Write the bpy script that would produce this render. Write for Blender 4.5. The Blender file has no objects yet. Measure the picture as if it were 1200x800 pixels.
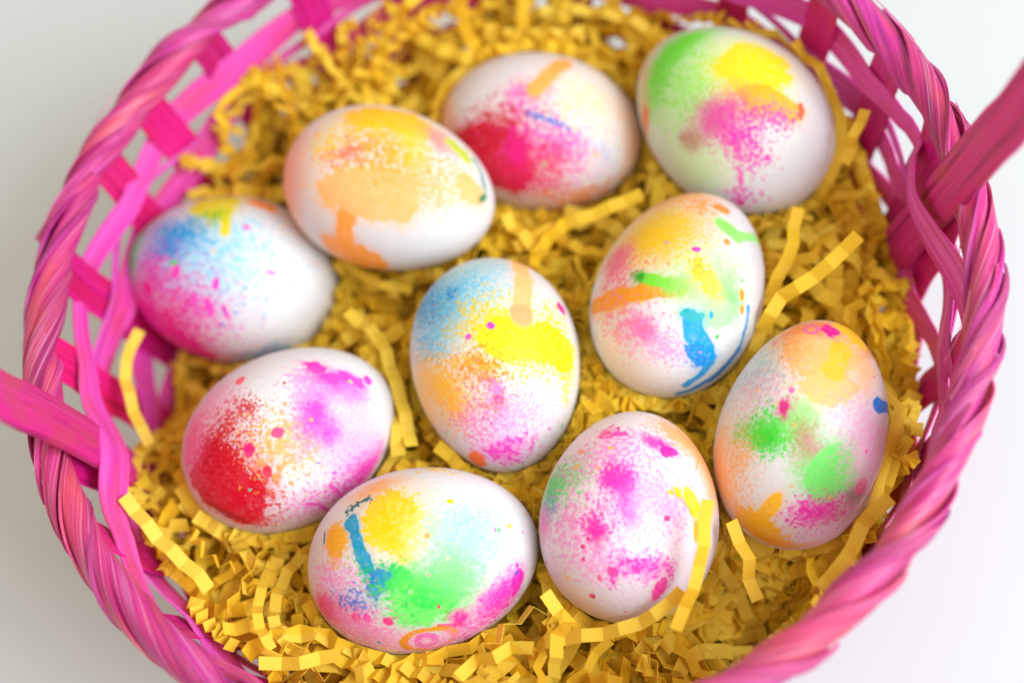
import bpy, bmesh, math, random
import numpy as np
from mathutils import Vector, Matrix
from mathutils.bvhtree import BVHTree

random.seed(7)
rng = np.random.default_rng(11)
sc = bpy.context.scene
col = sc.collection

# ------------------------------------------------------------------ camera
F_PX = 2000.0                       # 60 mm lens on a 36 mm sensor, 1200 px wide photograph
TH, ROLL, DIST = math.radians(27.14), math.radians(-21.23), 0.4634
TGT = np.array([-0.0014, -0.0037, 0.075])
FW = np.array([0, math.sin(TH), -math.cos(TH)])
_u = np.array([0, math.cos(TH), math.sin(TH)]); _r = np.array([1.0, 0, 0])
RT = math.cos(ROLL) * _r + math.sin(ROLL) * _u
UP = -math.sin(ROLL) * _r + math.cos(ROLL) * _u
CAM = TGT - DIST * FW
cd = bpy.data.cameras.new('camera'); cam = bpy.data.objects.new('camera', cd); col.objects.link(cam)
M = Matrix(((RT[0], UP[0], -FW[0], CAM[0]), (RT[1], UP[1], -FW[1], CAM[1]), (RT[2], UP[2], -FW[2], CAM[2]), (0, 0, 0, 1)))
cam.matrix_world = M
cd.lens = 60; cd.sensor_width = 36; cd.clip_start = 0.02; cd.clip_end = 20
cd.dof.use_dof = True; cd.dof.focus_distance = 0.432; cd.dof.aperture_fstop = 3.9; cd.dof.aperture_blades = 0
sc.camera = cam

def ray(x, y):
    v = FW + (x - 600) / F_PX * RT - (y - 400) / F_PX * UP
    return v / np.linalg.norm(v)
def at_z(x, y, z):
    v = ray(x, y); return CAM + v * (z - CAM[2]) / v[2]
def project(X):
    V = np.asarray(X) - CAM; zz = V @ FW
    return 600 + F_PX * (V @ RT) / zz, 400 - F_PX * (V @ UP) / zz, zz

# ------------------------------------------------------------------ light
w = bpy.data.worlds.new('World'); sc.world = w; w.use_nodes = True
bg = w.node_tree.nodes['Background']
bg.inputs['Color'].default_value = (1.0, 0.88, 0.69, 1); bg.inputs['Strength'].default_value = 0.79
def area(name, loc, target, size, size_y, power, colour):
    l = bpy.data.lights.new(name, 'AREA'); l.shape = 'RECTANGLE'; l.size = size; l.size_y = size_y
    l.energy = power; l.color = colour
    o = bpy.data.objects.new(name, l); col.objects.link(o); o.location = loc
    o.rotation_euler = (Vector(target) - Vector(loc)).to_track_quat('-Z', 'Y').to_euler()
    return o
AZ, EL, LD = math.radians(-37), math.radians(41), 1.6
area('window_light', (LD * math.cos(AZ) * math.cos(EL), LD * math.sin(AZ) * math.cos(EL), LD * math.sin(EL)), (0, 0, 0.05), 1.1, 1.0, 36.5, (0.85, 0.94, 1.0))
sc.view_settings.view_transform = 'Standard'; sc.view_settings.look = 'None'
sc.view_settings.exposure = 0.0; sc.view_settings.gamma = 1.0; sc.view_settings.use_curve_mapping = False
sc.render.engine = 'CYCLES'
sc.cycles.max_bounces = 7; sc.cycles.diffuse_bounces = 5; sc.cycles.transmission_bounces = 4

# ------------------------------------------------------------------ helpers
def lin(c):
    r = []
    for v in c:
        v /= 255.0
        r.append(v / 12.92 if v <= 0.04045 else ((v + 0.055) / 1.055) ** 2.4)
    return (*r, 1.0)
def tag(o, label=None, cat=None, group=None, kind=None):
    if label: o['label'] = label
    if cat: o['category'] = cat
    if group: o['group'] = group
    if kind: o['kind'] = kind
    return o
class NT:
    def __init__(s, name):
        s.m = bpy.data.materials.new(name); s.m.use_nodes = True
        s.t = s.m.node_tree; s.n = s.t.nodes
        s.bsdf = s.n['Principled BSDF']; s.out = s.n['Material Output']
    def new(s, ty, **kw):
        nd = s.n.new(ty)
        for k, v in kw.items(): setattr(nd, k, v)
        return nd
    def link(s, a, b): s.t.links.new(a, b)
    def put(s, sock, v):
        if isinstance(v, bpy.types.NodeSocket): s.link(v, sock)
        else: sock.default_value = v
    def math(s, op, a, b=None, c=None):
        nd = s.new('ShaderNodeMath', operation=op)
        s.put(nd.inputs[0], a)
        if b is not None: s.put(nd.inputs[1], b)
        if c is not None: s.put(nd.inputs[2], c)
        return nd.outputs[0]
    def vmath(s, op, a, b=None):
        nd = s.new('ShaderNodeVectorMath', operation=op)
        s.put(nd.inputs[0], a)
        if b is not None: s.put(nd.inputs[1], b)
        return nd
    def noise(s, vec, scale, detail=2.0, rough=0.5):
        nd = s.new('ShaderNodeTexNoise'); s.put(nd.inputs['Vector'], vec)
        nd.inputs['Scale'].default_value = scale; nd.inputs['Detail'].default_value = detail
        nd.inputs['Roughness'].default_value = rough
        return nd
    def mix(s, fac, a, b, mode='MIX'):
        nd = s.new('ShaderNodeMix', data_type='RGBA', blend_type=mode)
        s.put(nd.inputs[0], fac); s.put(nd.inputs[6], a); s.put(nd.inputs[7], b)
        return nd.outputs[2]
    def maprange(s, v, a, b, c, d, smooth=False):
        nd = s.new('ShaderNodeMapRange')
        if smooth: nd.interpolation_type = 'SMOOTHSTEP'
        s.put(nd.inputs[0], v)
        for i, q in enumerate((a, b, c, d)): nd.inputs[1 + i].default_value = q
        return nd.outputs[0]
    def ramp(s, fac, stops):
        nd = s.new('ShaderNodeValToRGB'); e = nd.color_ramp.elements
        while len(e) < len(stops): e.new(0.5)
        for el, (p, c) in zip(e, stops): el.position = p; el.color = c
        s.put(nd.inputs[0], fac); return nd.outputs[0]

def mesh_obj(name, V, Fc, mat, parent=None, uv=None, smooth=True, loc=None):
    me = bpy.data.meshes.new(name); me.from_pydata([tuple(v) for v in V], [], [tuple(f) for f in Fc])
    if uv is not None:
        ul = me.uv_layers.new(name='UVMap'); li = np.zeros(len(me.loops), dtype=np.int32)
        me.loops.foreach_get('vertex_index', li)
        ul.data.foreach_set('uv', np.asarray(uv, dtype=np.float32)[li].ravel())
    if smooth: me.polygons.foreach_set('use_smooth', np.ones(len(me.polygons), dtype=bool))
    me.materials.append(mat); me.update()
    if smooth: me.set_sharp_from_angle(angle=math.radians(38))
    o = bpy.data.objects.new(name, me); col.objects.link(o)
    if parent: o.parent = parent
    if loc is not None: o.location = loc
    return o

def norm(v): return v / np.maximum(np.linalg.norm(v, axis=-1, keepdims=True), 1e-12)

def ribbon(P, Nn, W, thick, m=4, crown=0.0, closed=False, edge_lift=None, bevel=0.25):
    """closed strip: centre line P, surface normal Nn, width W, thickness; m columns across; returns V, F, UV (metres)"""
    P = np.asarray(P, float); n = len(P)
    T = np.roll(P, -1, 0) - np.roll(P, 1, 0)
    if not closed: T[0] = P[1] - P[0]; T[-1] = P[-1] - P[-2]
    T = norm(T); Nn = np.asarray(Nn, float); Nn = norm(Nn - (Nn * T).sum(1, keepdims=True) * T)
    B = np.cross(T, Nn); W = np.broadcast_to(np.asarray(W, float), (n,))
    seg = np.linalg.norm(np.diff(P, axis=0), axis=1); L = np.r_[0, np.cumsum(seg)]
    xs = np.linspace(-1, 1, m)
    top, bot = [], []
    for x in xs:
        h = crown * (1 - x * x) + (0 if edge_lift is None else edge_lift * x)
        hb = thick * (0.5 if abs(x) < 0.99 else 0.5 * bevel * 2)
        base = P + B * (W[:, None] * 0.5 * x) + Nn * h
        top.append(base + Nn * hb); bot.append(base - Nn * hb)
    ring = top + bot[::-1]                                  # 2m verts per section
    k = 2 * m
    V = np.stack(ring, 1).reshape(-1, 3)
    uvx = np.r_[xs, xs[::-1]]
    UV = np.stack([np.repeat(L, k), (W[:, None] * 0.5 * uvx[None]).ravel()], 1)
    Fc = []
    rng_n = n if closed else n - 1
    for i in range(rng_n):
        a = i * k; b = ((i + 1) % n) * k
        for j in range(k):
            j2 = (j + 1) % k
            Fc.append((a + j, a + j2, b + j2, b + j))
    if not closed:
        for j in range(m - 1):
            Fc.append((j, k - 1 - j, k - 2 - j, j + 1)[::-1])
            e = (n - 1) * k
            Fc.append((e + j, e + k - 1 - j, e + k - 2 - j, e + j + 1))
    return V, Fc, UV

# ------------------------------------------------------------------ materials
def wicker(name, base, pale, dark, warm, seed, streak=1.0, rough=0.42, relief=0.4):
    k = NT(name)
    uvn = k.new('ShaderNodeUVMap')
    oi = k.new('ShaderNodeObjectInfo')
    off = k.math('MULTIPLY', oi.outputs['Random'], 37.0)
    comb = k.new('ShaderNodeCombineXYZ'); k.link(off, comb.inputs[2]); comb.inputs[0].default_value = seed
    def fibre(sx, sy, detail):
        mp = k.vmath('MULTIPLY', uvn.outputs[0], (sx, sy, 1.0))
        ad = k.vmath('ADD', mp.outputs[0], comb.outputs[0])
        return k.noise(ad.outputs[0], 1.0, detail, 0.6).outputs[0]
    f1 = fibre(16, 2000, 3); f2 = fibre(9, 420, 2); f3 = fibre(45, 160, 2)
    c = k.ramp(f2, [(0.30, lin(dark)), (0.48, lin(base)), (0.64, lin(base)), (0.8, lin(pale))])
    c = k.mix(k.maprange(f3, 0.46, 0.72, 0, 0.75, True), c, lin(warm))
    tcw = k.new('ShaderNodeTexCoord'); dye = k.noise(tcw.outputs['Object'], 11, 2).outputs[0]      # uneven dyeing along the basket
    c = k.mix(k.maprange(dye, 0.45, 0.68, 0, 0.42, True), c, lin(warm))
    c = k.mix(k.math('MULTIPLY', k.maprange(f1, 0.50, 0.74, 0, 0.6, True), streak), c, lin(pale))
    c = k.mix(k.math('MULTIPLY', k.maprange(f1, 0.44, 0.28, 0, 0.55, True), streak), c, lin(dark))
    hv = k.new('ShaderNodeHueSaturation'); k.link(c, hv.inputs['Color'])
    k.link(k.maprange(oi.outputs['Random'], 0, 1, 0.478, 0.522), hv.inputs['Hue'])
    k.link(k.maprange(k.math('FRACT', k.math('MULTIPLY', oi.outputs['Random'], 7.3)), 0, 1, 0.85, 1.12), hv.inputs['Value'])
    k.link(hv.outputs[0], k.bsdf.inputs['Base Color'])
    k.bsdf.inputs['Roughness'].default_value = rough
    bp = k.new('ShaderNodeBump'); bp.inputs['Strength'].default_value = relief; bp.inputs['Distance'].default_value = 0.0003
    k.link(k.math('ADD', f1, k.math('MULTIPLY', f2, 0.5)), bp.inputs['Height']); k.link(bp.outputs[0], k.bsdf.inputs['Normal'])
    tr = k.new('ShaderNodeBsdfTranslucent'); k.link(hv.outputs[0], tr.inputs['Color'])
    ms = k.new('ShaderNodeMixShader'); ms.inputs[0].default_value = 0.12
    k.link(k.bsdf.outputs[0], ms.inputs[1]); k.link(tr.outputs[0], ms.inputs[2]); k.link(ms.outputs[0], k.out.inputs[0])
    return k.m
M_STAKE = wicker('stake_cane', (216, 16, 138), (236, 76, 176), (172, 0, 98), (206, 24, 84), 1.0, 0.6)
M_WEAVE = wicker('weaver_cane', (232, 72, 188), (246, 158, 220), (200, 30, 148), (214, 66, 116), 5.0, 0.7)
M_WRAP = wicker('rim_cane', (208, 44, 148), (242, 170, 212), (142, 10, 108), (224, 84, 118), 9.0, 1.25, 0.38, 0.75)
M_HANDLE = wicker('handle_cane', (226, 34, 132), (238, 92, 150), (164, 10, 84), (212, 72, 88), 13.0, 1.0, 0.45, 0.8)
M_CORE = wicker('rim_core_cane', (190, 10, 122), (220, 40, 150), (140, 0, 80), (180, 20, 90), 17.0, 0.5)

def paper_mat():
    k = NT('yellow_paper')
    oi = k.new('ShaderNodeObjectInfo'); tc = k.new('ShaderNodeTexCoord')
    rnd = k.new('ShaderNodeAttribute', attribute_name='tint')
    n1 = k.noise(tc.outputs['Object'], 60, 2).outputs[0]
    n2 = k.noise(tc.outputs['Object'], 1400, 2).outputs[0]
    c = k.mix(rnd.outputs['Fac'], lin((255, 222, 42)), lin((255, 236, 96)))
    c = k.mix(k.maprange(n1, 0.35, 0.75, 0, 0.35), c, lin((252, 204, 32)))
    c = k.mix(k.maprange(n2, 0.4, 0.7, 0, 0.18), c, lin((255, 232, 120)))
    k.link(c, k.bsdf.inputs['Base Color']); k.bsdf.inputs['Roughness'].default_value = 0.55
    k.bsdf.inputs['Specular IOR Level'].default_value = 0.35
    bp = k.new('ShaderNodeBump'); bp.inputs['Strength'].default_value = 0.25; bp.inputs['Distance'].default_value = 0.0002
    k.link(n2, bp.inputs['Height']); k.link(bp.outputs[0], k.bsdf.inputs['Normal'])
    tr = k.new('ShaderNodeBsdfTranslucent'); k.link(c, tr.inputs['Color'])
    ms = k.new('ShaderNodeMixShader'); ms.inputs[0].default_value = 0.42
    k.link(k.bsdf.outputs[0], ms.inputs[1]); k.link(tr.outputs[0], ms.inputs[2]); k.link(ms.outputs[0], k.out.inputs[0])
    return k.m
M_PAPER = paper_mat()

# ------------------------------------------------------------------ table
k = NT('white_table')
tc = k.new('ShaderNodeTexCoord')
n = k.noise(tc.outputs['Object'], 6, 3).outputs[0]; n2 = k.noise(tc.outputs['Object'], 260, 3).outputs[0]
c = k.mix(n, (0.58, 0.635, 0.66, 1), (0.60, 0.655, 0.68, 1))
k.link(c, k.bsdf.inputs['Base Color']); k.bsdf.inputs['Roughness'].default_value = 0.5
bp = k.new('ShaderNodeBump'); bp.inputs['Strength'].default_value = 0.05; bp.inputs['Distance'].default_value = 0.0003
k.link(n2, bp.inputs['Height']); k.link(bp.outputs[0], k.bsdf.inputs['Normal'])
V = [(-1.2, -1.2, 0), (1.2, -1.2, 0), (1.2, 1.2, 0), (-1.2, 1.2, 0)]
V = V + [(x, y, -0.03) for x, y, _ in V]
tb = mesh_obj('table', V, [(0, 1, 2, 3), (7, 6, 5, 4), (0, 4, 5, 1), (1, 5, 6, 2), (2, 6, 7, 3), (3, 7, 4, 0)], k.m, smooth=False)
tag(tb, kind='structure')

# ------------------------------------------------------------------ basket
RIM_R, RIM_Z, NS = 0.1222, 0.104, 28
_zk = np.array([0.0, 0.012, 0.03, 0.06, 0.085, 0.104, 0.12]); _rk = np.array([0.088, 0.097, 0.105, 0.1130, 0.1178, 0.1205, 0.1225])
def wall_r(z): return np.interp(z, _zk, _rk)
basket = bpy.data.objects.new('wicker_basket', None); col.objects.link(basket); basket.empty_display_size = 0.1
tag(basket, 'round magenta-dyed wicker basket with open weave, rolled rim and arched handle', 'basket')

# base disc of the basket: a thick woven mat, stakes rise from its edge
def lathe(prof, n=72):
    V = []; Fc = []
    for i in range(n):
        a = 2 * math.pi * i / n
        for r, z in prof: V.append((r * math.cos(a), r * math.sin(a), z))
    m = len(prof)
    for i in range(n):
        for j in range(m - 1):
            a = i * m + j; b = ((i + 1) % n) * m + j
            Fc.append((a, b, b + 1, a + 1))
    return V, Fc
V, Fc = lathe([(0.0005, 0.001), (0.086, 0.001), (0.0885, 0.003), (0.086, 0.005), (0.0005, 0.005)])
mesh_obj('base', V, Fc, M_CORE, basket, uv=[(v[0], v[1]) for v in V])

PH0 = math.radians(-1.4)
HANDLE_AT = (math.radians(178.6), math.radians(352.0))
for kk in range(NS):
    ph = PH0 + 2 * math.pi * kk / NS + (math.radians(3.8) if kk == 27 else 0)
    lean = random.uniform(-0.045, 0.045); wid = random.uniform(0.0105, 0.0135)
    zs = np.linspace(0.004, RIM_Z - 0.001, 20); P = []; N = []; tw = random.uniform(-0.22, 0.22)
    for z in zs:
        t = z / RIM_Z; a = ph + lean * t * t
        r = wall_r(z) + 0.0006 * math.sin(z / 0.0142 * math.pi + kk * math.pi)
        P.append((r * math.cos(a), r * math.sin(a), z))
        N.append((-math.cos(a + tw * t), -math.sin(a + tw * t), 0.1))
    V, Fc, UV = ribbon(P, N, wid, 0.0009, 4, crown=-0.0003)
    mesh_obj('stake', V, Fc, M_STAKE, basket, uv=UV)

WZ = [(0.014, 1), (0.029, 1), (0.044, 1), (0.058, 1), (0.073, 1), (0.088, 1), (0.0805, 0.30)]
for j, (z0, wf) in enumerate(WZ):
    n = NS * 8; P = []; N = []; W = []
    pz = [(random.uniform(-1, 1), random.uniform(0, 6.28)) for _ in range(5)]
    sgn = 1 if j % 2 else -1
    for i in range(n):
        a = 2 * math.pi * i / n
        x = math.cos(NS / 2 * (a - PH0)); s = sgn * math.asin(0.985 * x) / 1.4
        dz = sum(A * math.sin((q * 2 + 2) * a + p) for q, (A, p) in enumerate(pz)) * (0.0011 if wf == 1 else 0.0016)
        z = z0 + dz
        near = max(math.exp(-((math.remainder(a - h, 2 * math.pi)) / 0.15) ** 2) for h in HANDLE_AT)
        if j in (4, 5): s = s * (1 - near) + (near if j == 4 else -near)          # the upper weaver holds the handle feet
        r = wall_r(z) + 0.0021 * s - ((0.0054 if j == 5 else 0.0030) * near if s < 0 else 0)
        P.append((r * math.cos(a), r * math.sin(a), z))
        N.append((-math.cos(a), -math.sin(a), 0.34 + 0.12 * math.sin(7 * a + j)))
        W.append(wf * 0.0084 * (1 + 0.16 * math.sin(5 * a + j * 2.1) + 0.10 * math.sin(11 * a + j)))
    V, Fc, UV = ribbon(P, N, W, 0.0008, 4, crown=0.0001, closed=True)
    mesh_obj('weaver', V, Fc, M_WEAVE, basket, uv=UV)

# rim: a core hoop wrapped by the folded-over ends of the stakes, each one a sub-part
RA, RB = 0.0035, 0.0043
V = []; Fc = []; UVr = []
nu, nv = 180, 14
for i in range(nu):
    a = 2 * math.pi * i / nu
    for j in range(nv):
        b = 2 * math.pi * j / nv
        r = RIM_R + (RA - 0.0014) * math.cos(b)
        V.append((r * math.cos(a), r * math.sin(a), RIM_Z + (RB - 0.0014) * math.sin(b))); UVr.append((a * RIM_R, b * 0.006))
for i in range(nu):
    for j in range(nv):
        Fc.append((i * nv + j, ((i + 1) % nu) * nv + j, ((i + 1) % nu) * nv + (j + 1) % nv, i * nv + (j + 1) % nv))
rim = mesh_obj('rim', V, Fc, M_CORE, basket, uv=UVr)
def rim_wrap(a0, span, width_ang, b0, b1, lift, jit, nm='rim_wrap', rad=0.0):
    """one splint laid over the rim: runs clockwise while it passes from the outer underside over the top to the inside"""
    n, m = 26, 7; V = []; UV = []; Fc = []
    for sgn_t in (1, -1):
        for i in range(n):
            t = i / (n - 1)
            for j in range(m):
                x = -1 + 2 * j / (m - 1)
                wv = width_ang * (0.55 + 0.45 * math.sin(math.pi * min(1, 0.12 + t * 0.88)) ** 0.6)
                a = a0 - span * t + wv * x * 0.5
                b = b0 + (b1 - b0) * t + 0.10 * math.sin(3 * t + jit * 9)
                # splints overlap like shingles: the trailing edge rides on the neighbour
                h = lift * x + 0.0005 * (1 - x * x) + 0.0005 * (jit - 0.5) + 0.00022 * math.sin(5 * t * 2.1 + 3 * x + jit * 20) + rad
                h += 0.0003 * sgn_t
                ra, rb = RA + h, RB + h
                r = RIM_R + ra * math.cos(b)
                V.append((r * math.cos(a), r * math.sin(a), RIM_Z + rb * math.sin(b)))
                UV.append((t * span * 0.14 + jit * 3, x * 0.0065 + jit))
    k = n * m
    for i in range(n - 1):
        for j in range(m - 1):
            a = i * m + j; Fc.append((a, a + 1, a + m + 1, a + m)); b = a + k; Fc.append((b + m, b + m + 1, b + 1, b))
    for i in range(n - 1):
        for j in (0, m - 1):
            a = i * m + j; q = (a, a + m, a + m + k, a + k); Fc.append(q if j == 0 else q[::-1])
    for i in (0, n - 1):
        for j in range(m - 1):
            a = i * m + j; q = (a, a + 1, a + 1 + k, a + k); Fc.append(q[::-1] if i == 0 else q)
    return mesh_obj(nm, V, Fc, M_WRAP, rim, uv=UV)
sp = 2 * math.pi / NS
for kk in range(NS):
    j = random.random()
    rim_wrap(PH0 + sp * (kk + random.uniform(-0.13, 0.13)), sp * random.uniform(1.7, 2.1), sp * random.uniform(1.12, 1.35),
             math.radians(-50), math.radians(215), 0.0011, j)
# narrower splints lying between the wraps, and frayed ends
for kk in range(44):
    rim_wrap(PH0 + sp * (kk * 0.64 + random.random()), sp * random.uniform(1.2, 1.8), sp * random.choice([0.08, 0.14, 0.22, 0.3, 0.42]),
             math.radians(random.uniform(-30, 10)), math.radians(random.uniform(185, 225)), 0.0003, random.random(), rad=random.uniform(0.0007, 0.0013))
def loose_end(px0, px1, z0, z1, wid):
    A, B = at_z(*px0, z0), at_z(*px1, z1); P = [A + (B - A) * t + np.array([0, 0, 0.002 * math.sin(math.pi * t)]) for t in np.linspace(0, 1, 8)]
    V, Fc, UV = ribbon(P, [(0.3, 0.2, 1)] * 8, np.linspace(wid, wid * 0.7, 8), 0.0008, 3, crown=0.0005)
    mesh_obj('loose_end', V, Fc, M_WRAP, rim, uv=UV)
loose_end((112, 205), (44, 281), 0.109, 0.103, 0.0032)
for kk in range(26):                             # frayed fibres standing off the splints
    a = random.uniform(0, 2 * math.pi); ln = random.uniform(0.008, 0.022); b = math.radians(random.uniform(20, 160)); out = random.uniform(0.0003, 0.0030); P = []; N = []
    for t in np.linspace(0, 1, 9):
        h = 0.0016 + out * t * t; aa = a - t * ln / RIM_R; bb = b + 0.5 * t
        r = RIM_R + (RA + h) * math.cos(bb); P.append((r * math.cos(aa), r * math.sin(aa), RIM_Z + (RB + h) * math.sin(bb)))
        N.append((math.cos(aa) * math.cos(bb), math.sin(aa) * math.cos(bb), math.sin(bb)))
    V, Fc, UV = ribbon(P, N, np.linspace(random.uniform(0.0004, 0.0009), 0.00025, 9), 0.00022, 3)
    mesh_obj('frayed_fibre', V, Fc, M_WRAP, rim, uv=UV)

# handle: arched flat splint pushed down inside the wall on both sides
def catmull(Q, n):
    Q = np.vstack([2 * Q[0] - Q[1], Q, 2 * Q[-1] - Q[-2]]); out = []
    for i in range(1, len(Q) - 2):
        for t in np.linspace(0, 1, n, endpoint=False):
            p0, p1, p2, p3 = Q[i - 1:i + 3]
            out.append(0.5 * (2 * p1 + (p2 - p0) * t + (2 * p0 - 5 * p1 + 4 * p2 - p3) * t * t + (3 * p1 - p0 - 3 * p2 + p3) * t ** 3))
    out.append(Q[-2]); return np.array(out)
def wall_pt(h, z, din): r = wall_r(z) - din; return (r * math.cos(h), r * math.sin(h), z)
HP = np.array([wall_pt(HANDLE_AT[0], 0.02, 0.0016), wall_pt(HANDLE_AT[0], 0.04, 0.0014), at_z(168, 562, 0.064), at_z(132, 534, 0.080), at_z(85, 505, 0.106), at_z(42, 482, 0.128), at_z(0, 462, 0.149),
               (-0.116, -0.014, 0.20), (-0.104, -0.022, 0.26), (-0.066, -0.031, 0.315), (0.0, -0.038, 0.345), (0.075, -0.041, 0.325), (0.121, -0.042, 0.27), (0.136, -0.039, 0.205),
               at_z(1200, 120, 0.152), at_z(1163, 162, 0.135), at_z(1127, 204, 0.114), at_z(1090, 247, 0.082), at_z(1060, 281, 0.064), at_z(1032, 314, 0.038), at_z(1014, 336, 0.020)])
P = catmull(HP, 6); tg = norm(np.gradient(P, axis=0)); N = np.cross(tg, (0.1, 1.0, 0.0))
print('HANDLE', HP.round(4).tolist())
V, Fc, UV = ribbon(P, N, 0.0138, 0.0026, 9, crown=-0.0005, bevel=0.2)
mesh_obj('handle', V, Fc, M_HANDLE, basket, uv=UV)

# ------------------------------------------------------------------ eggs
# name: centre px, half axes px, axis angle (deg, image, y down), height of centre, flat (0 = in view plane, 1 = level), end asymmetry
EGGS = {
 'A': ((271.9, 327.5), (122.5, 97.5), 9, 0.0626, 0.51, 0.04),
 'B': ((456.5, 222.5), (124.5, 94.5), 14, 0.0800, 0.81, -0.06),
 'C': ((634.0, 156.5), (118.5, 93.0), 6, 0.0632, 0.79, -0.03),
 'D': ((859.5, 140.0), (126.0, 100.0), 40, 0.0720, 0.6, 0.05),
 'E': ((581.5, 427.5), (126.0, 98.5), 81, 0.0727, 0.58, -0.05),
 'F': ((796.5, 345.0), (124.0, 97.5), 113, 0.0718, 0.58, 0.05),
 'G': ((941.0, 508.5), (136.5, 98.5), 105, 0.0721, 0.1, 0.06),
 'H': ((340.0, 513.5), (130.0, 101.5), 150, 0.0722, 0.55, 0.04),
 'I': ((496.5, 655.0), (136.0, 107.5), 167, 0.0722, 0.62, 0.04),
 'J': ((738.0, 604.5), (124.0, 104.5), 97, 0.0721, 0.61, 0.05),
}
LABELS = {
 'A': 'white egg with blue and magenta speckles at one end and a yellow patch',
 'B': 'white egg with peach orange wash, yellow speckles and a teal edge mark',
 'C': 'egg with crimson and pink splatter and one short orange stripe',
 'D': 'egg with green side, big yellow-orange blot and pink smear',
 'E': 'egg in the middle of the ring with blue and yellow speckles and peach drip',
 'F': 'egg with yellow end, orange and green streaks and bright blue drip',
 'G': 'egg with two round green blots, pink spots and an orange end',
 'H': 'egg with large red splatter at one end and magenta blotches',
 'I': 'egg with yellow patch, teal streak into blue spot and green wash',
 'J': 'cracked pale egg with magenta blotches and green tinted side',
}
egg_data = {}
def egg_mesh(a, b, asym, nu=96, nv=64):
    V = [(-a, 0, 0)]; Fc = []
    for i in range(1, nv):
        t = math.pi * i / nv; x = -math.cos(t)
        r = b * math.sin(t) * (1 + asym * 1.6 * x) * (1 - 0.0 * x * x)
        for j in range(nu):
            p = 2 * math.pi * j / nu
            V.append((a * x, r * math.cos(p), r * math.sin(p)))
    V.append((a, 0, 0)); last = len(V) - 1
    for j in range(nu):
        Fc.append((0, 1 + j, 1 + (j + 1) % nu)); Fc.append((last, last - nu + (j + 1) % nu, last - nu + j))
    for i in range(nv - 2):
        for j in range(nu):
            p = 1 + i * nu + j; q = 1 + i * nu + (j + 1) % nu
            Fc.append((p, p + nu, q + nu, q))
    return V, [f[::-1] for f in Fc]
for key, (cpx, (A, B), ang, z, flat, asym) in EGGS.items():
    C = at_z(*cpx, z); depth = (C - CAM) @ FW
    g = math.radians(ang); dv = math.cos(g) * RT - math.sin(g) * UP          # axis in the view plane
    view = norm(C - CAM)
    dv = norm(dv - (dv @ view) * view)
    tl = -dv[2] / view[2]; lev = norm(dv + view * tl)                      # level axis with the same outline direction
    ax = norm(dv * (1 - flat) + lev * flat)
    sd = abs(ax @ view); b = B * depth / F_PX; Am = A * depth / F_PX
    a = math.sqrt(max((Am ** 2 - b ** 2 * sd ** 2) / (1 - sd ** 2), b * b))
    if ax @ dv < 0: ax = -ax
    side = norm(np.cross([0, 0, 1.0], ax)); top = np.cross(ax, side)
    V, Fc = egg_mesh(a, b, asym)
    Mw = Matrix(((ax[0], side[0], top[0], C[0]), (ax[1], side[1], top[1], C[1]), (ax[2], side[2], top[2], C[2]), (0, 0, 0, 1)))
    egg_data[key] = dict(C=C, R=np.stack([ax, side, top], 1), a=a, b=b, V=V, F=Fc, M=Mw, asym=asym)

def egg_q(P, e, margin=0.0):
    """normalised distance of points to an egg, 1 on its surface"""
    L = (P - e['C']) @ e['R']; x = L[:, 0] / (e['a'] + margin)
    rr = (e['b'] + margin) * (1 + e['asym'] * 1.6 * np.clip(x, -1, 1))
    return np.sqrt(x * x + (L[:, 1] ** 2 + L[:, 2] ** 2) / rr ** 2)
# settle: slide touching eggs apart along the line of centres by the little they overlap
for it in range(12):
    worst = 0
    for k1 in EGGS:
        for k2 in EGGS:
            if k1 >= k2: continue
            e1, e2 = egg_data[k1], egg_data[k2]
            if np.linalg.norm(e1['C'] - e2['C']) > 0.075: continue
            P1 = np.array(e1['V']) @ e1['R'].T + e1['C']; q = egg_q(P1, e2).min()
            if q < 1.0:
                dlt = (1.004 - q) * e2['b']; worst = max(worst, dlt)
                dr = norm(e2['C'] - e1['C']); e1['C'] = e1['C'] - dr * dlt / 2; e2['C'] = e2['C'] + dr * dlt / 2
    if worst == 0: break
for e in egg_data.values():
    e['M'] = Matrix([[*e['R'][i], e['C'][i]] for i in range(3)] + [[0, 0, 0, 1]])
print('EGGS', {k: (round(e['a'] * 2000, 1), round(e['b'] * 2000, 1), [round(float(v), 4) for v in e['C']]) for k, e in egg_data.items()})

PK = (240, 60, 190); MG = (236, 16, 150); LP = (250, 165, 222); CR = (206, 0, 38); OR = (255, 146, 40); LO = (255, 186, 112)
YE = (255, 214, 0); GR = (86, 222, 70); LG = (150, 242, 140); BL = (0, 146, 226); LB = (112, 210, 246); TE = (0, 140, 140); YO = (250, 188, 24)
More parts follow.
